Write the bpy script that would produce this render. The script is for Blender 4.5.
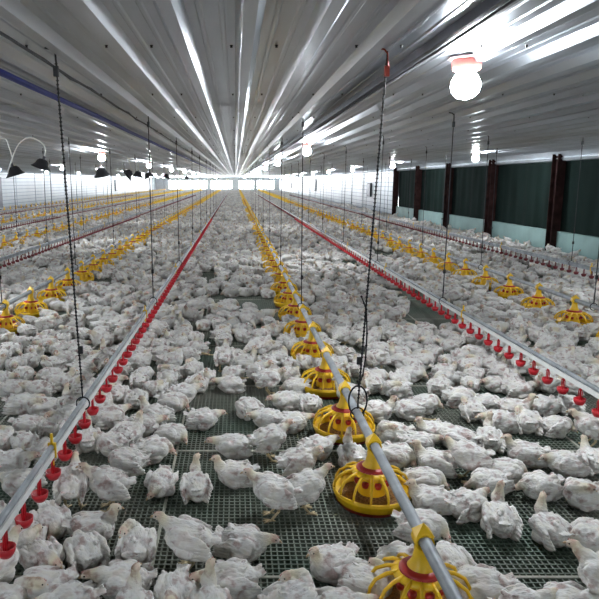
import bpy, bmesh, math, random
import numpy as np
from mathutils import Vector, Matrix, Euler, noise
R = random.Random(7)
PI = math.pi
S = bpy.context.scene
for o in list(bpy.data.objects): bpy.data.objects.remove(o)

# ------------------------------------------------------------------ camera, world, exposure
H = 1.55                      # camera height
F = 645.0                     # focal length in pixels of the 599 px frame
TH = math.atan((299.5 - 181.0) / F)
CX = 235.5
cam_d = bpy.data.cameras.new('camera'); cam = bpy.data.objects.new('camera', cam_d)
S.collection.objects.link(cam); S.camera = cam
cam.location = (0, 0, H); cam.rotation_euler = (PI/2 - TH, 0, 0)
cam_d.sensor_width = 36.0; cam_d.sensor_fit = 'HORIZONTAL'
cam_d.lens = 36.0 * F / 599.0
cam_d.shift_x = (299.5 - CX) / 599.0
cam_d.clip_start = 0.05; cam_d.clip_end = 400

w = bpy.data.worlds.new('daylight'); S.world = w; w.use_nodes = True
bg = w.node_tree.nodes['Background']
bg.inputs[0].default_value = (0.93, 0.97, 1.0, 1); bg.inputs[1].default_value = 14.0
S.view_settings.view_transform = 'Standard'; S.view_settings.look = 'None'
S.view_settings.gamma = 1.0; S.view_settings.use_curve_mapping = False
S.view_settings.exposure = 1.22
BULB = 215.0                  # emission strength of a lamp bulb

# ------------------------------------------------------------------ helpers
def link(o): S.collection.objects.link(o); return o
def tag(o, label=None, cat=None, group=None, kind=None):
    if label: o['label'] = label
    if cat: o['category'] = cat
    if group: o['group'] = group
    if kind: o['kind'] = kind
    return o
def empty(name, loc=(0,0,0), rz=0):
    o = bpy.data.objects.new(name, None); o.empty_display_size = .1
    o.location = loc; o.rotation_euler = (0,0,rz); return link(o)
class MB:
    def __init__(s): s.v = []; s.f = []; s.m = []; s.sm = []
    def add(s, vs, fs, mi=0, smooth=False):
        b = len(s.v); s.v += [tuple(p) for p in vs]
        for f in fs: s.f.append(tuple(b+i for i in f)); s.m.append(mi); s.sm.append(smooth)
    def box(s, x0, x1, y0, y1, z0, z1, mi=0):
        s.add([(x0,y0,z0),(x1,y0,z0),(x1,y1,z0),(x0,y1,z0),(x0,y0,z1),(x1,y0,z1),(x1,y1,z1),(x0,y1,z1)],
              [(0,3,2,1),(4,5,6,7),(0,1,5,4),(1,2,6,5),(2,3,7,6),(3,0,4,7)], mi)
    def tube(s, pts, r, n=8, mi=0, cap=True):
        pts = [Vector(p) for p in pts]; rs = r if isinstance(r, (list,tuple)) else [r]*len(pts)
        vs = []; fs = []; ref = None
        for i, p in enumerate(pts):
            t = (pts[min(i+1,len(pts)-1)] - pts[max(i-1,0)]).normalized()
            if ref is None: ref = Vector((0,0,1)) if abs(t.z) < .9 else Vector((1,0,0))
            a = t.cross(ref)
            if a.length < 1e-4: a = t.cross(Vector((0,1,0)))
            a.normalize(); b = a.cross(t).normalized(); ref = b
            for k in range(n):
                q = 2*PI*k/n; vs.append(p + (a*math.cos(q)+b*math.sin(q))*rs[i])
        for i in range(len(pts)-1):
            for k in range(n):
                k2 = (k+1)%n; fs.append((i*n+k, i*n+k2, (i+1)*n+k2, (i+1)*n+k))
        if cap:
            fs.append(tuple(range(n-1,-1,-1))); fs.append(tuple((len(pts)-1)*n+k for k in range(n)))
        s.add(vs, fs, mi, True)
    def lathe(s, prof, n=24, c=(0,0,0), mi=0, close=False):
        vs = []; fs = []
        for r, z in prof:
            for k in range(n):
                q = 2*PI*k/n; vs.append((c[0]+r*math.cos(q), c[1]+r*math.sin(q), c[2]+z))
        m = len(prof)
        for i in range(m if close else m-1):
            j = (i+1)%m
            for k in range(n):
                k2 = (k+1)%n; fs.append((i*n+k, i*n+k2, j*n+k2, j*n+k))
        s.add(vs, fs, mi, True)
    def build(s, name, mats, parent=None):
        me = bpy.data.meshes.new(name); me.from_pydata(s.v, [], s.f)
        for m in (mats if isinstance(mats, (list,tuple)) else [mats]): me.materials.append(m)
        me.polygons.foreach_set('material_index', s.m)
        me.polygons.foreach_set('use_smooth', s.sm); me.update()
        o = bpy.data.objects.new(name, me); link(o)
        if parent: o.parent = parent
        return o
def copy_tree(o, parent=None):
    c = o.copy(); S.collection.objects.link(c); c.parent = parent
    for ch in o.children: copy_tree(ch, c)
    return c

def mat(name, col, rough=.6, metal=0.0, bump=0, bscale=50, var=0.0, vscale=4.0, stretch=(1,1,1), emit=0, col2=None, trans=0):
    m = bpy.data.materials.new(name); m.use_nodes = True
    nt = m.node_tree; b = nt.nodes['Principled BSDF']
    b.inputs['Base Color'].default_value = (*col, 1); b.inputs['Roughness'].default_value = rough
    b.inputs['Metallic'].default_value = metal
    tc = nt.nodes.new('ShaderNodeTexCoord'); mp = nt.nodes.new('ShaderNodeMapping')
    mp.inputs['Scale'].default_value = stretch; nt.links.new(tc.outputs['Object'], mp.inputs[0])
    if var or col2:
        n = nt.nodes.new('ShaderNodeTexNoise'); n.inputs['Scale'].default_value = vscale; n.inputs['Detail'].default_value = 5
        nt.links.new(mp.outputs[0], n.inputs['Vector'])
        rp = nt.nodes.new('ShaderNodeValToRGB')
        a = tuple(c*(1-var) for c in col); d = col2 or tuple(min(1, c*(1+var)) for c in col)
        rp.color_ramp.elements[0].position = .35; rp.color_ramp.elements[1].position = .65
        rp.color_ramp.elements[0].color = (*a,1); rp.color_ramp.elements[1].color = (*d,1)
        nt.links.new(n.outputs['Fac'], rp.inputs[0]); nt.links.new(rp.outputs[0], b.inputs['Base Color'])
    if bump:
        n2 = nt.nodes.new('ShaderNodeTexNoise'); n2.inputs['Scale'].default_value = bscale; n2.inputs['Detail'].default_value = 3
        nt.links.new(mp.outputs[0], n2.inputs['Vector'])
        bp = nt.nodes.new('ShaderNodeBump'); bp.inputs['Strength'].default_value = bump; bp.inputs['Distance'].default_value = .01
        nt.links.new(n2.outputs['Fac'], bp.inputs['Height']); nt.links.new(bp.outputs[0], b.inputs['Normal'])
    if emit:
        b.inputs['Emission Color'].default_value = (0.90,0.95,1,1); b.inputs['Emission Strength'].default_value = emit
    return m

M = dict(
 ceil = mat('galvanised_sheet', (.52,.565,.62), .30, 1.0, var=.20, vscale=.8, stretch=(3,.4,1), bump=.25, bscale=6),
 screw = mat('screw_black', (.02,.02,.02), .6),
 floorbar = mat('slat_plastic', (.26,.26,.215), .6, var=.15, vscale=1.2, col2=(.10,.15,.11)),
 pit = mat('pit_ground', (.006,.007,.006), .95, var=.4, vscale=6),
 seam = mat('slat_joint', (.38,.38,.31), .6, var=.2, vscale=8),
 white_panel = mat('white_panel', (.29,.33,.36), .4, 0.1, var=.08, vscale=1),
 panel_line = mat('panel_line', (.10,.12,.13), .6),
 teal = mat('plinth_paint', (.25,.39,.37), .6, var=.12, vscale=2),
 curtain = mat('curtain_green', (.0095,.0185,.0160), .95, var=.25, vscale=3, bump=.4, bscale=4, stretch=(1,1,.2)),
 steelcol = mat('column_rust', (.028,.013,.012), .8, var=.4, vscale=5),
 fascia = mat('fascia_metal', (.62,.67,.72), .3, .5, var=.1, vscale=2, bump=.3, bscale=5),
 endwall = mat('end_wall_paint', (.5,.52,.54), .6, var=.1),
 yellow = mat('feeder_yellow', (.86,.53,.012), .4, var=.10, vscale=12),
 red = mat('feeder_red', (.42,.025,.018), .4),
 cupred = mat('cup_red', (.55,.012,.022), .4),
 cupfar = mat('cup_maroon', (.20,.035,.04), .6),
 feed = mat('feed_crumbs', (.38,.20,.07), .95, bump=1, bscale=300, var=.4, vscale=120),
 pipe = mat('zinc_pipe', (.30,.32,.335), .55, .3, var=.22, vscale=9),
 wpipe = mat('white_pvc', (.78,.78,.76), .4, var=.06, vscale=8),
 black = mat('black_rubber', (.012,.012,.014), .6),
 rope = mat('rope_black', (.02,.02,.022), .8, bump=.6, bscale=200),
 blue = mat('blue_pipe', (.008,.016,.20), .55),
 channel = mat('channel_steel', (.10,.10,.12), .45, .7, var=.3, vscale=4),
 cable = mat('white_cable', (.7,.7,.66), .5),
 holder = mat('holder_pink', (.75,.22,.17), .5),
 rim = mat('holder_rim', (.35,.24,.24), .5),
 bulb = mat('bulb_glass', (1,1,1), .3, emit=BULB),
 hook = mat('hook_red', (.35,.05,.03), .4, .5),
 beak = mat('beak_horn', (.55,.40,.24), .5),
 eye = mat('eye_dark', (.02,.012,.01), .15),
 comb = mat('comb_pink', (.62,.33,.28), .6),
 leg = mat('leg_scale', (.62,.50,.30), .6, var=.1, vscale=60),
)

for k_ in ('curtain','steelcol'): M[k_].node_tree.nodes['Principled BSDF'].inputs['Specular IOR Level'].default_value = .08
# ------------------------------------------------------------------ structure
XL, XR, Y0, Y1, ZC = -12.8, 7.0, -5.0, 105.0, 2.20
# slatted floor: real bars over a dark pit
b = MB()
x = XL
px, py = .026, .031
n = int((XR-XL)/px)
for i in range(n):
    xx = XL + i*px; b.box(xx, xx+.0068, Y0, Y1, -.016, -.002)
for j in range(int((Y1-Y0)/py)):
    yy = Y0 + j*py; b.box(XL, XR, yy, yy+.0072, -.014, 0)
y = Y0
while y < 40:
    b.box(XL, XR, y, y+.014, -.02, .001, 1); y += 1.22
for i in range(17):
    xx = XL + .55 + i*1.19; b.box(xx, xx+.014, Y0, 40, -.02, .0012, 1)
fl = tag(b.build('floor', [M['floorbar'], M['seam']]), 'black and grey plastic slatted floor', kind='structure')
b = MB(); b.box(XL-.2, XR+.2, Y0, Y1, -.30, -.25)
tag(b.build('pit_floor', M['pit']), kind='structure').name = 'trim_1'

# ceiling: ribbed sheet, ribs run down the house and hang below the flat pans
prof = []
pitch = .305; x = .055 - pitch*42
while x < XR:
    prof += [(x-.058,ZC),(x-.026,ZC-.040),(x+.026,ZC-.040),(x+.058,ZC),
             (x+.095,ZC),(x+.102,ZC-.005),(x+.116,ZC-.005),(x+.123,ZC),
             (x+.182,ZC),(x+.189,ZC-.005),(x+.203,ZC-.005),(x+.210,ZC)]
    x += pitch
prof = [p for p in prof if XL <= p[0] <= XR]
prof = [(XL,ZC)] + prof + [(XR,ZC)]
b = MB(); ys = []; y = Y0
while y < Y1: ys.append(y); y += 5.4
ys.append(Y1)
for k in range(len(ys)-1):                       # sheets lap at their ends
    dz = 0.004*(k % 2); tilt = .002
    y0, y1 = ys[k], ys[k+1] + (.12 if k < len(ys)-2 else 0)
    vs = [(p[0], y0, p[1]+dz) for p in prof] + [(p[0], y1, p[1]+dz) for p in prof]
    m_ = len(prof); b.add(vs, [(i, m_+i, m_+i+1, i+1) for i in range(m_-1)])
b.box(XL-.1, XR+.1, Y0, Y1, ZC+.03, ZC+.06)
for r in range(-2, 26):                          # screw rows
    y = 3.32 + 1.78*r
    x = .055 - pitch*36
    while x < XR:
        for dx in (-.075, .145):
            if r < 8 or dx < 0: b.lathe([(.001,-.008),(.006,-.008),(.006,.0),(.009,.004)], 6, (x+dx, y, ZC-.002), 1)
        x += pitch*2
tag(b.build('ceiling', [M['ceil'], M['screw']]), kind='structure')

# left wall: white ribbed panels
def ribwall(name, X, y0, y1, z0, z1, side):
    b = MB(); b.box(min(X, X+side*.12), max(X, X+side*.12), y0, y1, z0, z1)
    z = z0 + .18
    while z < z1 - .05:
        b.box(min(X-side*.012, X), max(X-side*.012, X), y0, y1, z, z+.022, 1); z += .20
    y = y0
    while y < y1:
        b.box(min(X-side*.02, X), max(X-side*.02, X), y, y+.05, z0, z1, 1 if int(y)%3==0 else 0); y += 3.6
    return tag(b.build(name, [M['white_panel'], M['panel_line']]), kind='structure')
ribwall('wall_left', XL, Y0, Y1, -.3, ZC+.05, -1)
ribwall('wall_right', XR, 28.5, Y1, -.3, ZC+.05, 1)
b = MB(); b.box(XR, XR+.12, Y0, 28.5, -.3, .47)
tag(b.build('trim_2', M['teal']), kind='structure')
# roll-up curtain with shallow folds, fascia above
b = MB(); vs = []; fs = []; N = 340
for i in range(N+1):
    y = Y0 + (28.5-Y0)*i/N; d = .018*math.sin(y*5.1) + .012*math.sin(y*13.7+1)
    vs += [(XR+.10+d, y, .44), (XR+.10+d*.7, y, 1.2), (XR+.10+d*.3, y, 2.02)]
for i in range(N):
    for k in range(2): a = i*3+k; fs.append((a, a+3, a+4, a+1))
b.add(vs, fs, 0, True); b.box(XR+.14, XR+.16, Y0, 28.5, .4, 2.2)
tag(b.build('wall_right_curtain', M['curtain']), 'dark green curtain closing the right side wall', kind='structure').name = 'window_1'
b = MB()
pf = [(XR+.13,1.97),(XR-.02,1.98),(XR-.05,2.03),(XR-.02,2.06),(XR-.07,2.12),(XR-.14,ZC+.0)]
vs = [(p[0], Y0, p[1]) for p in pf] + [(p[0], Y1, p[1]) for p in pf]
b.add(vs, [(i, i+1, 6+i+1, 6+i) for i in range(5)])
tag(b.build('trim_3', M['fascia']), kind='structure')
b = MB(); pf = [(XL,2.03),(XL+.05,2.05),(XL+.08,2.12),(XL+.16,ZC)]
vs = [(p[0], Y0, p[1]) for p in pf] + [(p[0], Y1, p[1]) for p in pf]
b.add(vs, [(i, 4+i, 4+i+1, i+1) for i in range(3)])
tag(b.build('trim_4', M['fascia']), kind='structure')
# end wall with daylight openings
ops = [(-10.7,-4.6,.35,1.62), (-3.9,-.6,.35,1.62), (.6,2.9,.35,1.62), (3.5,6.2,.35,1.62)]
b = MB(); xs = [XL-.1]
for a in ops: xs += [a[0], a[1]]
xs.append(XR+.1)
for i in range(0, len(xs), 2): b.box(xs[i], xs[i+1], Y1, Y1+.2, -.3, ZC+.1)
for a in ops: b.box(a[0], a[1], Y1, Y1+.2, -.3, a[2]); b.box(a[0], a[1], Y1, Y1+.2, a[3], ZC+.1)
tag(b.build('wall_end', M['endwall']), kind='structure')
b = MB(); b.box(XL-.1, XR+.1, Y0-.2, Y0, -.3, ZC+.1)
tag(b.build('wall_back', M['endwall']), kind='structure')

# columns on the right side, I-beams
def column(loc, label, flip=1):
    b = MB(); X, Y = loc; h = .13
    b.box(-.02, .16, -h, -h+.014, -.02, 2.12); b.box(-.02, .16, h-.014, h, -.02, 2.12)
    b.box(.06, .07, -h+.014, h-.014, -.02, 2.12)
    b.box(-.05, .16, -h-.02, h+.02, -.02, .0)
    o = b.build('steel_column', M['steelcol']); o.location = (X, Y, .0)
    tag(o, label, 'column', 'steel columns along the green curtain'); return o
for Y, l in ((10.7, 'rust brown steel column in the curtain wall, out of sight at the right'),
             (14.2, 'nearest and widest rust brown steel column standing before the green curtain'),
             (17.8, 'second nearest rust brown steel column before the green curtain'),
             (21.4, 'third rust brown steel column from the right, before the green curtain'),
             (25.0, 'fourth and thinnest looking brown steel column before the green curtain'),
             (28.5, 'dark steel column where green curtain meets the white ribbed wall')):
    if Y > 12: column((XR-.10, Y), l)
def wallpanel(x, y, z0, z1, wd, label):
    b = MB(); s = 1 if x > 0 else -1
    b.box(min(x, x-s*.06), max(x, x-s*.06), y-wd/2, y+wd/2, z0, z1)
    b.box(min(x-s*.06, x-s*.075), max(x-s*.06, x-s*.075), y-wd/2+.05, y+wd/2-.05, z0+.05, z1-.05, 1)
    o = b.build('wall_shutter', [M['black'], M['channel']]); tag(o, label, 'shutter', 'dark shutters on the white walls'); return o
wallpanel(XR-.02, 34.0, .75, 1.45, .8, 'dark narrow shutter on right white wall nearest the curtain')
wallpanel(XR-.02, 57.0, .7, 1.7, 1.0, 'dark tall shutter on right white wall, further from the curtain')
wallpanel(XR-.02, 82.0, .7, 1.4, 1.2, 'small dark shutter far down the right white wall')
wallpanel(XL+.02, 35.0, .1, 1.75, 1.3, 'tall dark shutter at the left picture edge on the left wall')
wallpanel(XL+.02, 70.0, .5, 1.7, 1.3, 'dark shutter far down the left white wall')

# ------------------------------------------------------------------ lamps
def lamp_proto():
    r = empty('ceiling_lamp')
    b = MB(); b.lathe([(.001,0),(.096,0),(.099,-.008),(.088,-.014),(.06,-.016)], 28); b.build('mounting_plate', M['rim'], r)
    b = MB(); b.lathe([(.076,-.012),(.078,-.03),(.075,-.060),(.066,-.068),(.02,-.070)], 28); b.build('holder', M['holder'], r)
    b = MB(); b.lathe([(.030,-.066),(.040,-.078),(.060,-.098),(.074,-.125),(.077,-.15),(.069,-.182),(.043,-.208),(.001,-.220)], 24)
    b.build('bulb', M['bulb'], r)
    return r
L0 = lamp_proto(); used = False
rows = [(1.23, 3.6, 'middle'), (5.42, 7.1, 'right'), (-2.92, 6.6, 'left'), (-7.1, 3.6, 'far left'), (-11.0, 7.1, 'wall side left')]
ORD = ['first','second','third','fourth','fifth','sixth','seventh','eighth','ninth','tenth','eleventh','twelfth','thirteenth','fourteenth',
       'fifteenth','sixteenth','seventeenth','eighteenth','nineteenth','twentieth']
for X, y, nm in rows:
    k = 0; yy = y - 7.8
    while yy < Y1 - 1:
        vis = yy > 2 and abs(X*F/yy) < 1e9 and 0 <= CX + X*F/(yy*.98) <= 599
        o = L0 if not used else copy_tree(L0); used = True
        o.location = (X, yy, ZC-.002)
        if vis:
            lab = 'glowing bulb in pink holder, %s from the front, %s lamp row' % (ORD[k], nm); k += 1
        else: lab = 'glowing bulb in the %s lamp row, outside the picture' % nm; lab = lab.replace('wall side left','wall side')
        if nm == 'middle' and k == 1 and vis: lab = 'large bright bulb in a pink holder on the ceiling at upper right'
        tag(o, lab, 'lamp', 'ceiling lamps in rows')
        yy += 7.8

# ------------------------------------------------------------------ long lines near the ceiling
def wavy(x, z, y0, y1, step, ax, az, sd):
    pts = []; y = y0; rr = random.Random(sd)
    while y < y1:
        pts.append((x+rr.uniform(-ax,ax), y, z+rr.uniform(-az,az))); y += step
    pts.append((x,y1,z)); return pts
b = MB(); p = wavy(-.93, 2.125, .3, 100, .5, .004, .004, 3)
b.tube(p, .007, 6)
b.tube([(q[0]+.008*math.cos(i*2.4), q[1], q[2]+.008*math.sin(i*2.4)) for i, q in enumerate(p)], .005, 5)
tag(b.build('winch_cable', M['rope']), 'black twisted winch cable running under the ceiling at left', 'cable')
b = MB(); b.tube(wavy(-1.30, 2.145, .2, 60, 2, .006, .004, 4), .020, 10)
b.tube(wavy(-1.34, 2.16, .2, 60, 2, .006, .004, 5), .015, 8, 1)
tag(b.build('water_pipe', [M['blue'], M['black']]), 'blue pipe running lengthwise along the ceiling at upper left', 'pipe')
b = MB(); b.box(.855,.915,-3,100,2.120,2.127); b.box(.855,.860,-3,100,2.127,2.160); b.box(.910,.915,-3,100,2.127,2.160)
b.tube(wavy(.885, 2.112, -3, 60, 1, .008, .003, 6), .006, 6, 1)
tag(b.build('cable_channel', [M['channel'], M['rope']]), 'dark steel channel with cable running lengthwise on the ceiling, right of centre', 'rail')

# ------------------------------------------------------------------ drinker lines
def drinker(X, label, ncup, first, vis=True):
    r = empty('drinker_line', (X, 0, 0))
    b = MB(); b.tube(wavy(0, .366, -1, 103, 3.05, .004, .003, int(X*10)), .0135, 12); b.build('steel_tube', M['pipe'], r)
    b = MB(); b.box(-.012,.012,-1,103,.322,.353); b.build('white_pipe', M['wpipe'] if ncup == 100 else M['pipe'], r)
    def cup(b, y):
        b.lathe([(.007,.322),(.008,.304),(.005,.300),(.005,.235)], 8, (0,y,0))
        b.tube([(0,y-.006,.318),(0,y-.020,.300),(0,y-.020,.248)], .0028, 5)
        b.tube([(0,y+.006,.318),(0,y+.020,.300),(0,y+.020,.248)], .0028, 5)
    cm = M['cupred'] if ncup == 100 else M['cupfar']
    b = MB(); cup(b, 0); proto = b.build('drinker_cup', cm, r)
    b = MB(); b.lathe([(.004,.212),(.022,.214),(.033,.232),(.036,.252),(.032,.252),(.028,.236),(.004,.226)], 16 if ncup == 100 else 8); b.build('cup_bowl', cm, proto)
    proto.location = (0, first, 0)
    for k in range(1, ncup):
        c = proto.copy(); link(c); c.parent = r; c.location = (0, first + .206*k, 0)
        d = proto.children[0].copy(); link(d); d.parent = c
    b = MB(); y = first + .206*ncup
    while y < 60:
        b.lathe([(.008,.322),(.006,.262),(.032,.270),(.022,.242),(.002,.240)], 6, (0,y,0)); y += .206
    tag(b.build('far_drinker_cups', M['cupfar'], r), kind='stuff')
    k = 0
    for y in (2.75, 5.8, 8.9, 12, 15, 18, 21):
        b = MB(); b.box(-.018,.018,y-.006,y+.006,.316,.386); b.box(-.005,.005,y-.006,y+.006,.28,.43)
        b.build('pipe_clip', M['yellow'], r)
    return tag(r, label, 'drinker line', 'lines of red drinker cups')
DX = [-.83, 2.09, 4.95, -3.65, -6.5, -9.4]
drinker(DX[0], 'steel and white pipe with red drinker cups, running from lower left edge', 100, 2.13)
drinker(DX[1], 'steel and white pipe with red drinker cups, crossing to the right edge', 100, 2.3)
drinker(DX[2], 'drinker pipe beyond the right feeder line, nearest the green curtain', 90, 6.2)
drinker(DX[3], 'second drinker pipe from the left drinker line, behind the left feeders', 90, 6.2)
drinker(DX[4], 'thin red drinker pipe between the two farther left feeder lines', 60, 12)
drinker(DX[5], 'farthest left drinker pipe, near the left white wall', 60, 17)

# ------------------------------------------------------------------ feeder lines
def pan_proto(low=False):
    n = 14 if low else 32
    r = empty('feeder_pan')
    b = MB(); b.lathe([(.001,.012),(.135,.012),(.170,.026),(.184,.058),(.190,.066),(.190,.072),(.180,.072),(.166,.040),(.130,.024),(.001,.030)], n)
    pn = b.build('pan', M['yellow'], r)
    b = MB(); b.lathe([(.172,.026),(.160,.012),(.138,.006),(.134,.002),(.160,.006),(.174,.022)], n); b.build('pan_base', M['red'], pn)
    b = MB(); b.lathe([(.001,.085),(.045,.066),(.10,.045),(.160,.040),(.165,.036)], n); tag(b.build('feed', M['feed'], pn), kind='stuff')
    b = MB(); K = 14
    for k in range(K):
        q = 2*PI*k/K; pts = []
        for (rr, z) in ((.184,.070),(.180,.108),(.160,.142),(.122,.164),(.075,.174)):
            pts.append((rr*math.cos(q), rr*math.sin(q), z))
        b.tube(pts, [.006,.0065,.007,.008,.009], 5)
    b.lathe([(.100,.160),(.104,.168),(.082,.180),(.062,.179),(.062,.167),(.082,.166)], n, close=True)
    b.lathe([(.181,.066),(.189,.066),(.189,.082),(.181,.082)], n, close=True)
    gr = b.build('grill', M['yellow'], r)
    b = MB(); b.lathe([(.066,.160),(.078,.166),(.078,.186),(.068,.194),(.050,.196)], n); b.build('collar', M['red'], r)
    if not low:
        for k in range(7):
            q = 2*PI*(k+.5)/7; b = MB()
            b.lathe([(.001,.132),(.016,.130),(.018,.118),(.013,.104),(.001,.102)], 8, (.07*math.cos(q), .07*math.sin(q), 0))
            b.build('flow_window', M['red'], gr)
    b = MB(); b.lathe([(.068,.060),(.058,.165),(.050,.196),(.036,.216),(.029,.245),(.027,.275)], n)
    b.build('feed_tube', M['yellow'], r)
    b = MB()
    b.lathe([(.034,-.030),(.034,.030),(.026,.030),(.026,-.030)], 16, close=True)
    b.v = [(p[0], p[2], .300+p[1]) for p in b.v]
    b.add([(-.033,-.032,.322),(.033,-.032,.322),(.033,.032,.322),(-.033,.032,.322),(0,0,.362)], [(0,1,4),(1,2,4),(2,3,4),(3,0,4),(3,2,1,0)])
    b.build('pipe_clamp', M['yellow'], r)
    return r
FX = [.665, 3.62, -2.36, -5.25, -8.1, -11.0]
FN = ['middle feeder line','right feeder line','left feeder line','second left feeder line','third left feeder line','leftmost feeder line']
F0 = [2.10, 5.93, 5.66, 8.8, 13.5, 18.5]
FC = [60, 48, 48, 40, 40, 30]
SP = .83
PZ = .300
panH = pan_proto(); panL = pan_proto(True)
uH = uL = False
far = MB()
for li, X in enumerate(FX):
    b = MB(); b.tube(wavy(0, PZ, -1 if li < 3 else 2, 103, 3.05, .003, .004, 20+li), .0225, 14)
    y = 1.5
    while y < 30:                                     # pipe joints
        b.tube([(0,y,PZ),(0,y+.07,PZ)], .0255, 14); y += 3.05
    o = b.build('feeder_pipe', M['pipe']); o.location = (X,0,0)
    tag(o, 'grey steel auger pipe that carries the pans of the %s' % FN[li], 'pipe', 'steel feeder pipes')
    for k in range(FC[li]):
        y = F0[li] + SP*k
        if y < 9:
            p = panH if not uH else copy_tree(panH); uH = True
        else:
            p = panL if not uL else copy_tree(panL); uL = True
        p.location = (X, y, .0); p.rotation_euler = (0,0,R.uniform(0,6) if False else 0)
        if k < 20: lab = 'yellow feeder pan with red collar, %s from the front on the %s' % (ORD[k], FN[li])
        else: lab = 'tiny distant yellow feeder pan past the twentieth, %s' % FN[li]
        tag(p, lab, 'feeder', 'yellow feeder pans, %s' % FN[li])
    y = F0[li] + SP*FC[li]
    while y < 103:
        far.lathe([(.14,.01),(.19,.07),(.12,.16),(.05,.2),(.03,.36),(.001,.38)], 8, (X,y,0)); y += SP
tag(far.build('far_feeder_pans', M['yellow']), 'tiny yellow feeder pans at the far end of the house', 'feeder', kind='stuff')

# ------------------------------------------------------------------ hanging cords
def hanger(X, Y, zb, dx, label, near=False, group='black cords hanging from ceiling to lines'):
    r = empty('hanging_cord', (X, Y, 0)); b = MB()
    pts = []; n = 90 if near else 14
    for i in range(n+1):
        t = i/n; z = zb + (ZC-.02-zb)*t
        pts.append((dx*t + .0004*math.sin(i*1.9), .0004*math.cos(i*2.3), z))
    b.tube(pts, .0042 if near else .0050, 6)
    if near:
        b.tube([(p[0]+.002*math.cos(i*1.3), p[1]+.002*math.sin(i*1.3), p[2]) for i, p in enumerate(pts)], .0028, 5)
        for i in range(3, n-2, 1): b.lathe([(.002,-.008),(.0085,0),(.002,.008)], 6, pts[i])
    b.build('cord', M['rope'], r)
    b = MB(); c = (dx, 0, ZC-.03)
    b.tube([(c[0]-.05,c[1],ZC-.005),(c[0]-.015,c[1],ZC-.012),(c[0],c[1],c[2]),(c[0]+.004,c[1],c[2]-.06)], .005, 6)
    b.box(c[0]-.012,c[0]+.012,c[1]-.01,c[1]+.01,c[2]-.11,c[2]-.06)
    b.build('ceiling_hook', M['black'] if X < 0 or not near else M['hook'], r)
    b = MB(); q = [(.036*math.cos(a*PI/8), 0, zb-.03+.036*math.sin(a*PI/8)) for a in range(17)]
    b.tube(q, .004, 6); b.build('line_loop', M['rope'], r)
    b = MB(); b.box(-.012,.012,-.008,.008,zb+.25,zb+.29); b.build('adjuster', M['black'], r)
    if near and X > 0:
        b = MB(); rr = random.Random(2)
        pp = [(.0,0,.95),(.028,0,.88),(.036,0,.75),(.034,0,.62),(.022,0,.52),(.0,-.01,.47),(-.012,0,.50)]
        fine = []
        for i in range(len(pp)-1):
            for t in (0,.25,.5,.75): fine.append([pp[i][j]*(1-t)+pp[i+1][j]*t for j in range(3)])
        b.tube(fine, .004, 6)
        for p in fine[::2]: b.lathe([(.002,-.006),(.008,0),(.002,.006)], 6, p)
        b.tube([(.05*math.cos(a*PI/10), .0, .375+.085*math.sin(a*PI/10)) for a in range(21)], .005, 6)
        b.build('spare_loop', M['rope'], r)
    return tag(r, label, 'cord', group)
lines = [(DX[0], .39, 'left drinker line'), (FX[0], .33, 'middle feeder line'), (DX[1], .39, 'right drinker line'), (FX[1], .33, 'right feeder line'),
         (FX[2], .33, 'left feeder line'), (DX[2], .39, 'curtain side drinker line'), (DX[3], .39, 'second left drinker line'), (FX[3], .33, 'second left feeder line')]
for X, zb, nm in lines:
    k = 0
    for i in range(9):
        Y = 3.35 + 3.05*i
        u = CX + X*F/(Y*.983+.2)
        if not (-20 < u < 620): continue
        hanger(X, Y, zb, (-.06 if X == DX[0] and i == 0 else (.085 if X == FX[0] and i == 0 else R.uniform(-.02,.02))),
               'black cord from ceiling to the %s, %s from the front' % (nm, ORD[k]), near=(i == 0)); k += 1

# ------------------------------------------------------------------ black brooder shades on white cables
def brooder(X, Y, Z, tilt, rz, label, loop=True):
    r = empty('heat_lamp', (X, Y, Z), rz)
    T = Matrix.Rotation(tilt, 4, 'Y')
    def tr(b): b.v = [tuple(T @ Vector(p)) for p in b.v]
    b = MB(); b.lathe([(.018,.105),(.055,.098),(.082,.07),(.098,.025),(.120,-.005),(.145,-.025),(.147,-.032),(.138,-.028),(.110,-.008),(.085,.03),(.001,.08)], 20); tr(b)
    if not loop: b.v = [(p[0]*1.2, p[1]*1.2, p[2]*1.3) for p in b.v]
    b.build('shade', M['black'], r)
    b = MB(); b.lathe([(.001,.15),(.018,.148),(.020,.10)], 12); tr(b); b.build('socket', M['channel'], r)
    b = MB(); t = T @ Vector((0,0,.15)); top = ZC - Z
    pts = [t, t+Vector((.02,0,.08)), (t.x-.02,0,top*.72), (-.10,0,top*.9), (-.22,.0,top*.86), (-.34,0,top*.6), (-.44,0,top*.1), (-.5,0,-.10)] if loop else [t, (t.x*.5,0,top*.6), (0,0,top)]
    sm = []
    P = [Vector(p) for p in pts]; P = [P[0]] + P + [P[-1]]
    for i in range(1, len(P)-2):
        for s_ in range(6):
            u = s_/6; sm.append(.5*((2*P[i]) + (P[i+1]-P[i-1])*u + (2*P[i-1]-5*P[i]+4*P[i+1]-P[i+2])*u*u + (3*P[i]-P[i-1]-3*P[i+1]+P[i+2])*u**3))
    sm.append(P[-1]); b.tube(sm, .009, 8); b.build('cable', M['cable'], r)
    if loop:
        b = MB(); b.tube([(-.10,0,top*.9),(-.10,0,top)], .004, 6); b.build('hook', M['black'], r)
    return tag(r, label, 'lamp shade', 'black heat lamp shades at left')
brooder(-2.80, 9.5, 1.76, .35, 0, 'black heat lamp shade on a looped white cable, nearest of the row')
brooder(-3.22, 9.6, 1.66, -.3, .4, 'black heat lamp shade at left picture edge beside white cable loops')
brooder(-2.85, 14.0, 1.70, -.25, 1, 'tilted black heat lamp shade hanging below the big left bulb', False)
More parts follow.
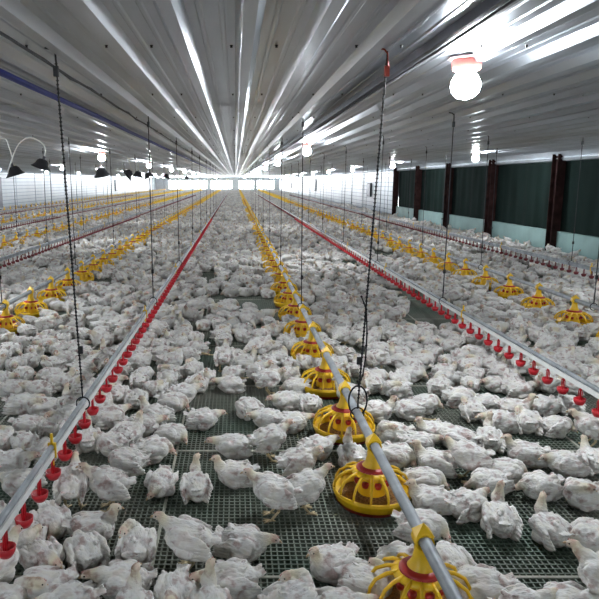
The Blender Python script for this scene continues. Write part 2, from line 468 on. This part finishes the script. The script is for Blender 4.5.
brooder(-2.9, 17.7, 1.72, .9, .3, 'black heat lamp shade tipped on its side, third along the row', False)
brooder(-3.0, 20.2, 1.72, .2, 0, 'black heat lamp shade just left of a post, fourth along', False)
brooder(-2.85, 21.6, 1.71, -.4, 0, 'black heat lamp shade behind the hanging cord, fifth along', False)
brooder(-2.9, 27.5, 1.71, .3, 0, 'small distant black heat lamp shade, sixth along', False)
brooder(-2.9, 39.0, 1.70, .3, 0, 'farthest tiny black heat lamp shade of the row', False)

# ------------------------------------------------------------------ chickens
def feather_mat():
    m = bpy.data.materials.new('feathers'); m.use_nodes = True; nt = m.node_tree; b = nt.nodes['Principled BSDF']
    b.inputs['Roughness'].default_value = .85
    b.inputs['Specular IOR Level'].default_value = .2
    at = nt.nodes.new('ShaderNodeAttribute'); at.attribute_name = 'Col'
    oi = nt.nodes.new('ShaderNodeObjectInfo'); tc = nt.nodes.new('ShaderNodeTexCoord')
    va = nt.nodes.new('ShaderNodeVectorMath'); va.operation = 'ADD'
    sc = nt.nodes.new('ShaderNodeMath'); sc.operation = 'MULTIPLY'; sc.inputs[1].default_value = 37.0
    nt.links.new(oi.outputs['Random'], sc.inputs[0]); nt.links.new(tc.outputs['Object'], va.inputs[0]); nt.links.new(sc.outputs[0], va.inputs[1])
    n = nt.nodes.new('ShaderNodeTexNoise'); n.inputs['Scale'].default_value = 20; n.inputs['Detail'].default_value = 5
    nt.links.new(va.outputs[0], n.inputs['Vector'])
    rp = nt.nodes.new('ShaderNodeValToRGB'); e = rp.color_ramp.elements
    e[0].position = .33; e[0].color = (.58,.44,.41,1); e[1].position = .46; e[1].color = (1,1,1,1)
    e2 = e.new(.66); e2.color = (.97,.95,.88,1)
    nt.links.new(n.outputs['Fac'], rp.inputs[0])
    mx = nt.nodes.new('ShaderNodeMix'); mx.data_type = 'RGBA'; mx.blend_type = 'MULTIPLY'; mx.inputs[0].default_value = .9
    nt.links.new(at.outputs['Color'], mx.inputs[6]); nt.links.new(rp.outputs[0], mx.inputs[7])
    nt.links.new(mx.outputs[2], b.inputs['Base Color'])
    mp = nt.nodes.new('ShaderNodeMapping'); mp.inputs['Scale'].default_value = (45,150,150)
    nt.links.new(tc.outputs['Object'], mp.inputs[0])
    n2 = nt.nodes.new('ShaderNodeTexNoise'); n2.inputs['Scale'].default_value = 1.0; n2.inputs['Detail'].default_value = 4
    nt.links.new(mp.outputs[0], n2.inputs['Vector'])
    bp = nt.nodes.new('ShaderNodeBump'); bp.inputs['Strength'].default_value = .7; bp.inputs['Distance'].default_value = .005
    nt.links.new(n2.outputs['Fac'], bp.inputs['Height']); nt.links.new(bp.outputs[0], b.inputs['Normal'])
    return m
FE = feather_mat()
_ico = bmesh.new(); bmesh.ops.create_icosphere(_ico, subdivisions=3, radius=1)
ICV = np.array([v.co[:] for v in _ico.verts]); ICF = [tuple(v.index for v in f.verts) for f in _ico.faces]; _ico.free()

def bird_shape(pose, sd):
    """list of ellipsoids (centre, radii, euler) plus neck data"""
    rr = random.Random(sd); E = []
    stand = pose.startswith('stand')
    z0 = .085 if stand else 0.0
    pit = {'stand_up': -.30, 'stand_peck': .12, 'stand_side': -.2}.get(pose, -.06)
    def e(c, r, rot=(0,0,0)): E.append((Vector(c), r, rot))
    e((0,0,.078), (.112,.074,.066)); e((.050,0,.072), (.066,.066,.062)); e((-.075,0,.088), (.058,.050,.045))
    e((.0,0,.045), (.10,.07,.042))
    for s in (-1, 1):
        tw = rr.uniform(-.12,.12)
        e((.030, s*.058, .092), (.052,.024,.040), (0,.15,s*.12))              # shoulder
        e((-.012, s*.068, .092), (.078,.017,.036), (0,.10+tw,s*-.10))           # wing coverts
        for k in range(5):                                                     # flight feathers
            a = .05 + k*.10 + tw
            e((-.050-.012*k, s*(.074-.005*k), .108-.020*k), (.066,.0085,.0120), (s*.3, a-.12, s*-.16))
        e((.0, s*.045, .040), (.055,.035,.038))                                # thigh
    for k in range(-2, 3):                                                     # tail
        e((-.128, k*.011, .112), (.042,.011,.008), (0,.42,k*-.16))
    for _ in range(9):                                                         # ruffled tufts on the back
        a = rr.uniform(-1.1,1.1); xx = rr.uniform(-.08,.06)
        e((xx, .062*math.sin(a), .078+.060*math.cos(a)), (.026,.009,.007), (0,.35+rr.uniform(-.2,.3),rr.uniform(-.4,.4)))
    c0 = Vector((.0,0,.07))
    Rm = Euler((0,pit,0)).to_matrix()
    E = [(Vector((c.x*.88, c.y*1.04, c.z*1.04)), (q[0]*.92, q[1]*1.08, q[2]*1.05), ro) for c, q, ro in E]
    E = [(Rm @ (c-c0) + c0 + Vector((0,0,z0)), r, (Rm @ Euler(ro).to_matrix())) for c, r, ro in E]
    nb = Rm @ (Vector((.066,0,.100))-c0) + c0 + Vector((0,0,z0))
    hp = {'sit_up': (.116,0,.180), 'sit_low': (.145,.012,.120), 'sit_turn': (.085,.052,.158), 'sit_back': (.005,.066,.145), 'sit_tuck': (.118,-.035,.060),
          'stand_up': (.128,0,.260), 'stand_peck': (.180,.02,.075), 'stand_side': (.115,-.05,.245), 'sprawl': (.180,-.02,.060), 'sit_high': (.088,-.01,.215)}[pose]
    hd = {'sit_up': (1,0,-.15), 'sit_low': (1,.1,-.3), 'sit_turn': (.2,1,-.2), 'sit_back': (-1,.25,-.5), 'sit_tuck': (.6,-.6,-.5),
          'stand_up': (1,0,-.1), 'stand_peck': (.5,0,-.9), 'stand_side': (.3,-1,-.15), 'sprawl': (1,.2,-.1), 'sit_high': (.8,-.6,.0)}[pose]
    hp = Vector(hp); hd = Vector(hd).normalized()
    mid = (nb+hp)/2 + Vector((.020,0,.004)) if pose != 'sit_back' else Vector((.095,.05,.15))
    nk = []
    for i in range(9):
        t = i/8; p = nb*(1-t)**2 + mid*2*t*(1-t) + (hp-hd*.012)*t*t
        nk.append(p); q = .041*(1-t)**1.3+.0185*(1-(1-t)**1.3)
        E.append((p, (q,q*.92,q), Matrix.Identity(3)))
    hr = hd.to_track_quat('X','Z').to_matrix()
    E.append((hp, (.025,.0185,.0195), hr)); E.append((hp+hd*.014-Vector((0,0,.003)), (.015,.012,.012), hr))
    return E, nk, hp, hd, hr, z0

def remesh(E, voxel, detail, sd, hp, nk):
    vs = []; fs = []
    for c, r, rot in E:
        rm = np.array(rot); p = (ICV*np.array(r)) @ rm.T + np.array(c)
        b_ = len(vs); vs.extend(map(tuple, p)); fs.extend([tuple(b_+i for i in f) for f in ICF])
    me = bpy.data.meshes.new('tmp'); me.from_pydata(vs, [], fs)
    o = bpy.data.objects.new('tmp', me); link(o)
    md = o.modifiers.new('r', 'REMESH'); md.mode = 'VOXEL'; md.voxel_size = voxel; md.use_smooth_shade = True
    dg = bpy.context.evaluated_depsgraph_get(); dg.update()
    m2 = bpy.data.meshes.new_from_object(o.evaluated_get(dg))
    bpy.data.objects.remove(o); bpy.data.meshes.remove(me)
    n = len(m2.vertices); co = np.empty(n*3); m2.vertices.foreach_get('co', co); co = co.reshape(-1,3)
    nr = np.empty(n*3); m2.vertices.foreach_get('normal', nr); nr = nr.reshape(-1,3)
    hpn = np.array(hp); nkn = np.array([tuple(p) for p in nk])
    dh = np.linalg.norm(co-hpn, axis=1)
    dn = np.min(np.linalg.norm(co[:,None,:]-nkn[None,2:,:], axis=2), axis=1)
    keep = np.clip((dh-.03)/.03, .12, 1)
    if detail:
        d = np.array([noise.noise(Vector((p[0]*26+sd, p[1]*75, p[2]*75)))*.0040 + noise.noise(Vector((p[0]*70, p[1]*170+sd, p[2]*170)))*.0016
                      + noise.noise(Vector((p[0]*14+sd*3, p[1]*22, p[2]*22)))*.012 for p in co])
        co = co + nr*(d*keep)[:,None]
    co[:,2] = np.maximum(co[:,2], .001)
    m2.vertices.foreach_set('co', co.ravel())
    col = np.ones((n,4)); base = np.array([.80,.785,.76]); cream = np.array([.74,.67,.50]); face = np.array([.66,.42,.36]); dirt_shade = np.array([.58,.50,.42])
    t = np.array([.5+.5*noise.noise(Vector((p[0]*20+sd, p[1]*20, p[2]*20))) for p in co])
    c = np.repeat(base[None], n, 0)
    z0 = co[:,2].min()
    fd = np.clip(1-(co[:,2]-z0)/.05, 0, 1)*np.clip(t*1.6-.2,0,1)*.8  # belly dirt, deepened to paint in shade low on the body
    c = c*(1-fd[:,None]) + dirt_shade*fd[:,None]
    fn = np.clip(1-(dn-.020)/.022, 0, 1)*(dh < .11)*np.clip(1.5-dh/.075, 0, 1)*.85
    c = c*(1-fn[:,None]) + cream*fn[:,None]
    ff = np.clip(1-(dh-.018)/.012, 0, 1)*np.clip(t*2-.5, .1, .8)
    c = c*(1-ff[:,None]) + face*ff[:,None]
    fp = np.clip((t-.62)*5, 0, .4)*(dh > .07)
    c = c*(1-fp[:,None]) + np.array([.62,.52,.49])*fp[:,None]
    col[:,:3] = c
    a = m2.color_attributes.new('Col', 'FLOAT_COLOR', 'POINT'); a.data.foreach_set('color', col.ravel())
    m2.materials.clear(); m2.materials.append(FE)
    m2.polygons.foreach_set('use_smooth', [True]*len(m2.polygons)); m2.update()
    return m2

def leg_mesh(s, z0, splay=False):
    b = MB()
    if splay:
        k = Vector((-.04, s*.055, .03)); a = Vector((-.12, s*.085, .012)); c = Vector((-.165, s*.095, .006))
        b.tube([k,a], [.014,.008], 8); b.tube([a,c], [.007,.006], 7)
        for q in (-.4,0,.4): b.tube([c, c+Vector((-.045*math.cos(q), s*.045*math.sin(q+.2), 0))], [.005,.0025], 6)
    else:
        k = Vector((-.015, s*.036, z0+.045)); a = Vector((-.035, s*.038, .058)); c = Vector((.004, s*.040, .008))
        b.tube([k,a], [.017,.008], 8); b.tube([a,c], [.0075,.0065], 8)
        for q in (-.5,0,.5): b.tube([c, c+Vector((.026*math.cos(q), .026*math.sin(q), -.002)), c+Vector((.046*math.cos(q), .046*math.sin(q), -.004))], [.0055,.0048,.0025], 6)
        b.tube([c, c+Vector((-.022,0,-.003))], [.005,.0025], 6)
    return b
def build_bird(pose, sd):
    E, nk, hp, hd, hr, z0 = bird_shape(pose, sd)
    me = remesh(E, .0042, True, sd, hp, nk); me.name = 'chicken_body'
    o = bpy.data.objects.new('chicken', me); link(o)
    def part(b, name, m): return b.build(name, m, o)
    Mh = hr.to_4x4(); Mh.translation = hp
    def tr(b): b.v = [tuple(Mh @ Vector(p)) for p in b.v]
    b = MB(); b.tube([(.020,0,-.001),(.032,0,-.002),(.041,0,-.007)], [.0075,.0055,.0012], 8); tr(b); part(b, 'beak', M['beak'])
    for s in (-1,1):
        b = MB(); v = [tuple(np.array(p)*.0036 + np.array((.010, s*.0165, .004))) for p in ICV]; b.add(v, ICF, 0, True)
        tr(b); part(b, 'eye', M['eye'])
    b = MB()
    for k in range(4): b.tube([(.018-.007*k,0,.014),(.015-.007*k,0,.020+.0015*(k==1))], [.003,.0015], 6)
    b.tube([(.019,0,.013),(-.006,0,.0165)], .003, 6)
    tr(b); part(b, 'comb', M['comb'])
    if z0 > 0:
        for s in (-1,1): part(leg_mesh(s, z0), 'leg', M['leg'])
    if pose == 'sprawl':
        part(leg_mesh(1, 0, True), 'leg', M['leg']); part(leg_mesh(-1, 0, True), 'leg', M['leg'])
    return o
POSES = [('sit_up',1),('sit_low',2),('sit_turn',3),('sit_back',4),('sit_tuck',5),('stand_up',6),('stand_peck',7),('stand_side',8),('sprawl',9),('sit_high',10),
         ('sit_low',11),('sit_tuck',12),('sit_up',13),('sit_back',14)]
PROTO = [build_bird(p, s) for p, s in POSES]
IDX = {}
for i, (p, s) in enumerate(POSES): IDX.setdefault(p, []).append(i)
usedp = set()

def ground(u, v, z=.075):
    xc = (u-CX)/F; yc = (299.5-v)/F
    d = Vector((xc, math.cos(TH)+yc*math.sin(TH), -math.sin(TH)+yc*math.cos(TH)))
    t = (z-H)/d.z
    return d.x*t, d.y*t
def project(x, y, z=.075):
    d = y*math.cos(TH)+(H-z)*math.sin(TH); up = y*math.sin(TH)-(H-z)*math.cos(TH)
    return CX+F*x/d, 299.5-F*up/d
# birds seen clearly in the photograph: image place, heading (0 right, 90 away, 180 left, 270 towards the lens), pose, own label
HAND = [
 (30,540,270,'sit_back',None),(50,522,300,'sit_tuck',None),(44,553,310,'sit_low',None),(80,550,120,'sprawl','chicken sprawled with its pink legs stretched behind, below the left drinker line'),
 (93,527,10,'sit_up',None),(38,592,200,'sit_back',None),(-4,572,60,'stand_up',None),
 (128,585,180,'sit_low','white chicken with yellowish head facing left at the bottom edge, lying on the slats'),
 (137,545,90,'sit_back',None),(105,484,185,'stand_up','standing white chicken facing left, tallest one beside the left drinker line'),
 (75,484,95,'stand_up','standing chicken stretching its neck up behind the red drinker cups at left'),
 (155,598,100,'sit_high',None),(187,540,175,'stand_up','white chicken with raised yellowish head facing left on open slats near the bottom'),
 (244,541,340,'sit_low','white chicken alone on open slats, tail raised and head stretched right'),
 (229,580,190,'sit_low','white chicken with folded wing facing left, below the lone one on open slats'),
 (198,602,100,'sit_high',None),(161,481,265,'sit_tuck',None),(196,484,95,'sit_high','white chicken seen from behind with its neck straight up, on the open slats'),
 (272,492,180,'stand_up','standing white chicken facing left, just left of the nearest whole feeder'),
 (307,486,15,'stand_up','standing white chicken facing right towards the nearest whole feeder pan'),
 (333,563,215,'sit_up','white chicken resting just left of the front feeder pan, head turned to camera'),(366,580,330,'sit_back',None),(333,606,0,'sit_low',None),
 (398,560,200,'sit_tuck',None),(422,524,340,'sit_tuck','white chicken resting behind the grey auger pipe, between the two nearest feeder pans'),
 (433,498,180,'sit_up',None),(454,564,100,'sit_tuck',None),(467,503,25,'sit_low',None),(498,516,78,'sit_high',None),
 (550,526,100,'sit_high','lone white chicken seen from behind on open slats at lower right'),
 (593,534,200,'sit_tuck',None),(590,582,140,'stand_up','white chicken standing with upstretched neck in the lower right corner'),
 (490,588,180,'sit_low',None),(530,600,10,'sit_low',None),(584,493,180,'sit_back',None),(540,484,190,'sit_tuck',None),
 (14,387,0,'sit_low',None),(38,388,180,'sit_low',None),(60,381,0,'sit_up',None),(25,403,10,'sit_low',None),(62,404,110,'sit_high',None),(82,391,90,'sit_tuck',None),
 (30,424,0,'sit_low',None),(54,424,80,'sit_back',None),(27,443,300,'sit_tuck',None),(12,461,0,'sit_low',None),(20,481,180,'sit_low',None),(45,448,45,'sit_tuck',None),
 (90,438,100,'sit_up',None),(112,441,160,'sit_low',None),(127,460,170,'sit_tuck',None),(130,432,60,'sit_up',None),(118,394,90,'sit_back',None),(137,398,90,'sit_tuck',None),
 (142,424,0,'sit_low',None),(153,448,20,'sit_tuck',None),(172,432,340,'sit_tuck',None),(155,414,150,'sit_up',None),(110,415,30,'sit_low',None),
 (183,392,20,'sit_low',None),(173,401,350,'sit_tuck',None),(203,417,0,'sit_low','white chicken resting alone on dark green slats, its cream head to the right'),(232,444,180,'sit_low',None),
 (271,438,10,'stand_up',None),(248,407,120,'sit_tuck',None),(268,417,190,'sit_low',None),(230,383,180,'sit_low',None),(270,378,0,'stand_side',None),
 (292,420,0,'sit_low',None),(235,472,185,'sit_up','white chicken with pinkish head facing left, left of the nearest whole feeder pan'),(300,461,10,'stand_side',None),
 (155,387,250,'sit_back',None),(296,385,200,'sit_tuck',None),(308,402,90,'sit_tuck',None),(352,454,100,'sit_high','white chicken with raised neck squeezed between the second and third nearest feeder pans'),
 (318,445,20,'sit_low',None),(392,432,180,'sit_back',None),(378,410,0,'sit_up',None),(418,441,350,'sit_low',None),(407,408,200,'sprawl',None),(425,402,20,'sit_tuck',None),
 (397,454,330,'sit_tuck',None),(424,478,0,'sit_tuck',None),(440,462,160,'sit_up',None),(458,438,150,'sit_tuck',None),(490,437,80,'sit_high',None),(525,452,170,'sit_up',None),
 (565,461,180,'sit_low',None),(592,458,90,'sit_up',None),(467,458,180,'stand_side',None),(485,478,200,'sit_tuck',None),
 (460,396,0,'sit_tuck',None),(472,409,90,'sit_back',None),(487,402,0,'sit_tuck',None),(515,408,350,'sit_up',None),(543,404,200,'sit_tuck',None),(553,424,10,'sit_tuck',None),(520,388,0,'sit_low',None),
 (590,426,170,'stand_up',None),(0,520,300,'sit_tuck',None),(8,598,40,'sit_tuck',None),(62,600,200,'sit_low',None),(505,470,10,'sit_tuck',None),(560,600,170,'sit_tuck',None),(-3,440,0,'sit_back',None),(165,598,260,'sit_low',None),(300,600,30,'sit_back',None),(375,376,10,'sit_tuck',None),(350,392,160,'sit_up',None),(395,388,200,'sit_back',None),(412,372,0,'sit_tuck',None),(500,420,180,'sit_low',None),(530,421,80,'sit_back',None),(70,415,0,'sit_low',None),(100,405,30,'sit_back',None),(45,405,200,'sit_back',None),(288,400,200,'sit_low',None),(568,403,90,'sit_up',None),(440,385,60,'sit_low',None),(432,430,200,'sit_up',None),
]
P = []   # x, y, heading, pose index, scale, label
for u, v, h, p, l in HAND:
    x, y = ground(u, v, .13 if p.startswith('stand') else .075)
    c = IDX[p]; P.append([x, y, math.radians(h), c[len(P) % len(c)], R.uniform(.97,1.06), l])
# keep the hand placed birds from sinking into one another
for it in range(30):
    for i in range(len(P)):
        for j in range(i):
            dx, dy = P[i][0]-P[j][0], P[i][1]-P[j][1]; d = math.hypot(dx, dy)
            if d < .165:
                k = (.165-d)/2/max(d,1e-4); P[i][0] += dx*k; P[i][1] += dy*k; P[j][0] -= dx*k; P[j][1] -= dy*k
pans = [(X, F0[li]+SP*k) for li, X in enumerate(FX) for k in range(130)]
grid = {}
def cell(x, y): return (int(math.floor(x/.3)), int(math.floor(y/.3)))
def ok(x, y, dm):
    cx, cy = cell(x, y)
    for a in (-1,0,1):
        for c in (-1,0,1):
            for q in grid.get((cx+a, cy+c), ()):
                if (q[0]-x)**2 + (q[1]-y)**2 < dm*dm: return False
    for li, X in enumerate(FX):
        if abs(x-X) < .3:
            k = round((y-F0[li])/SP)
            if k >= 0 and (x-X)**2 + (y-F0[li]-SP*k)**2 < .27**2: return False
    return True
for q in P: grid.setdefault(cell(q[0], q[1]), []).append(q)
WTS = [('sit_up',9),('sit_low',18),('sit_turn',12),('sit_back',18),('sit_tuck',26),('stand_up',4),('stand_peck',3),('stand_side',3),('sprawl',4),('sit_high',4)]
bag = [p for p, wgt in WTS for _ in range(wgt)]
ymin = 4.35
def inview(x, y):
    u, v = project(x, y); return -12 < u < 611 and v < 615
def fill(y0, y1, dm, tries):
    for _ in range(tries):
        x = R.uniform(XL+.25, XR-.3); y = R.uniform(y0, y1)
        if not (abs(project(x,y)[0]-299.5) < 345): continue
        u, v = project(x, y)
        if v > 384: continue
        g = noise.noise(Vector((x*1.1+5, y*.8, 3)))
        if y < 14 and g < -.34: continue
        # open slats seen in the photograph
        if 196 < u < 222 and 325 < v < 372: continue
        if y > 16: dd = dm
        else: dd = dm*(1.0 + .10*noise.noise(Vector((x*2,y*2,9))))
        if not ok(x, y, dd): continue
        p = R.choice(bag); c = IDX[p]
        q = [x, y, R.uniform(0,2*PI), R.choice(c), R.uniform(.92,1.08), None]; P.append(q); grid.setdefault(cell(x,y), []).append(q)
fill(3.6, 10, .180, 70000); fill(10, 24, .195, 100000); fill(24, 55, .235, 130000); fill(55, 104, .26, 160000)
vis = [q for q in P if inview(q[0], q[1])]
vis.sort(key=lambda q: q[1])
NEAR = vis[:300]; rest = vis[300:]
print('birds', len(vis), 'near limit y', NEAR[-1][1])

def facing(h):
    a = math.degrees(h) % 360
    for lo, hi, s in ((-30,30,'facing right'),(30,62,'turned away right'),(62,118,'seen from behind'),(118,150,'turned away left'),(150,210,'facing left'),(210,245,'facing front left'),(245,295,'facing the camera'),(295,330,'facing front right')):
        if lo <= a < hi or lo <= a-360 < hi: return s
LN = [(-99,-5.25,'beyond second left feeder line'),(-5.25,-3.65,'before second left feeder line'),(-3.65,-2.36,'just behind left feeders'),(-2.36,-.83,'between left feeders and left drinkers'),(-.83,.665,'between left drinkers and middle feeders'),
      (.665,2.09,'between middle feeders and right drinkers'),(2.09,3.62,'between right drinkers and right feeders'),(3.62,4.95,'just behind right feeders'),(4.95,99,'near the green curtain')]
cells = {}
for q in NEAR:
    k = max(0, round((q[1]-F0[0])/SP)); l = next(i for i, a in enumerate(LN) if a[0] <= q[0] < a[1])
    cells.setdefault((k, l, q[1] < F0[0]+SP*k), []).append(q)
for (k, l, bf), qs in cells.items():
    qs.sort(key=lambda q: q[0]); n = len(qs);
    for i, q in enumerate(qs):
        if q[5]: continue
        if n == 1: tail = ''
        elif i == 0: tail = ', leftmost'
        elif i == n-1: tail = ', rightmost'
        else: tail = ', %s leftmost' % ORD[i]
        adj = 'standing' if POSES[q[3]][0].startswith('stand') else 'white'
        row = 'just %s %s pan' % ('before' if bf else 'past', ORD[k])
        f = facing(q[2])
        s = '%s chicken %s %s, %s%s' % (adj, f, LN[l][2], row, tail)
        if len(s.split()) > 16: s = '%s chicken %s, %s%s' % (adj, LN[l][2], row, tail)
        q[5] = s
def place(q):
    i = q[3]
    o = PROTO[i] if i not in usedp else copy_tree(PROTO[i]); usedp.add(i)
    o.location = (q[0], q[1], 0.0); o.rotation_euler = (0,0,q[2]); o.scale = (q[4]*.86,)*3
    tag(o, q[5], 'chicken', 'white broiler chickens on the slatted floor')
for q in NEAR: place(q)
for i, o in enumerate(PROTO):
    if i not in usedp:
        for c in list(o.children): bpy.data.objects.remove(c)
        bpy.data.objects.remove(o)

# the rest of the flock: thousands of birds, one object
def lod(voxel, ids):
    out = []
    for i in ids:
        p, sd = POSES[i]; E, nk, hp, hd, hr, z0 = bird_shape(p, sd)
        me = remesh(E, voxel, False, sd, hp, nk)
        n = len(me.vertices); co = np.empty(n*3); me.vertices.foreach_get('co', co)
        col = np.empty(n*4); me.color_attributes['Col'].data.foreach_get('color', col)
        f = np.array([list(pl.vertices) for pl in me.polygons if len(pl.vertices) == 4])
        out.append((co.reshape(-1,3), col.reshape(-1,4), f)); bpy.data.meshes.remove(me)
    return out
ids = list(range(len(POSES)))
A = lod(.010, ids); B = lod(.022, [0,1,3,4,5,9]); C_ = lod(.040, [0,1,4])
r1 = [q for q in rest if q[1] < 14]; r2 = [q for q in rest if 14 <= q[1] < 40]; r3 = [q for q in rest if q[1] >= 40]
# one object for the whole flock
allq = [(q, A) for q in r1] + [(q, B) for q in r2] + [(q, C_) for q in r3]
def flock_all():
    VS = []; CS = []; FS = []; base = 0
    for q, L in allq:
        co, col, f = L[q[3] % len(L)]
        c, s = math.cos(q[2]), math.sin(q[2]); k = q[4]*.86
        Rm = np.array([[c,-s,0],[s,c,0],[0,0,1]])*k
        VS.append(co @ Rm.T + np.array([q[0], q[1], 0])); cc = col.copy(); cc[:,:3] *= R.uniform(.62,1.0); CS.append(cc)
        FS.append(f + base); base += len(co)
    V = np.concatenate(VS); C = np.concatenate(CS); Fa = np.concatenate(FS)
    me = bpy.data.meshes.new('distant_chickens'); me.vertices.add(len(V)); me.vertices.foreach_set('co', V.ravel())
    me.loops.add(Fa.size); me.loops.foreach_set('vertex_index', Fa.ravel().astype(np.int32))
    me.polygons.add(len(Fa)); me.polygons.foreach_set('loop_start', np.arange(0, Fa.size, 4, dtype=np.int32))
    me.polygons.foreach_set('use_smooth', np.ones(len(Fa), dtype=bool)); me.update(calc_edges=True)
    a = me.color_attributes.new('Col', 'FLOAT_COLOR', 'POINT'); a.data.foreach_set('color', C.ravel())
    me.materials.append(FE); o = link(bpy.data.objects.new('distant_chickens', me))
    tag(o, 'dense white flock of chickens covering the floor into the distance', 'chickens', kind='stuff'); print('flock', len(allq), len(Fa))
flock_all()
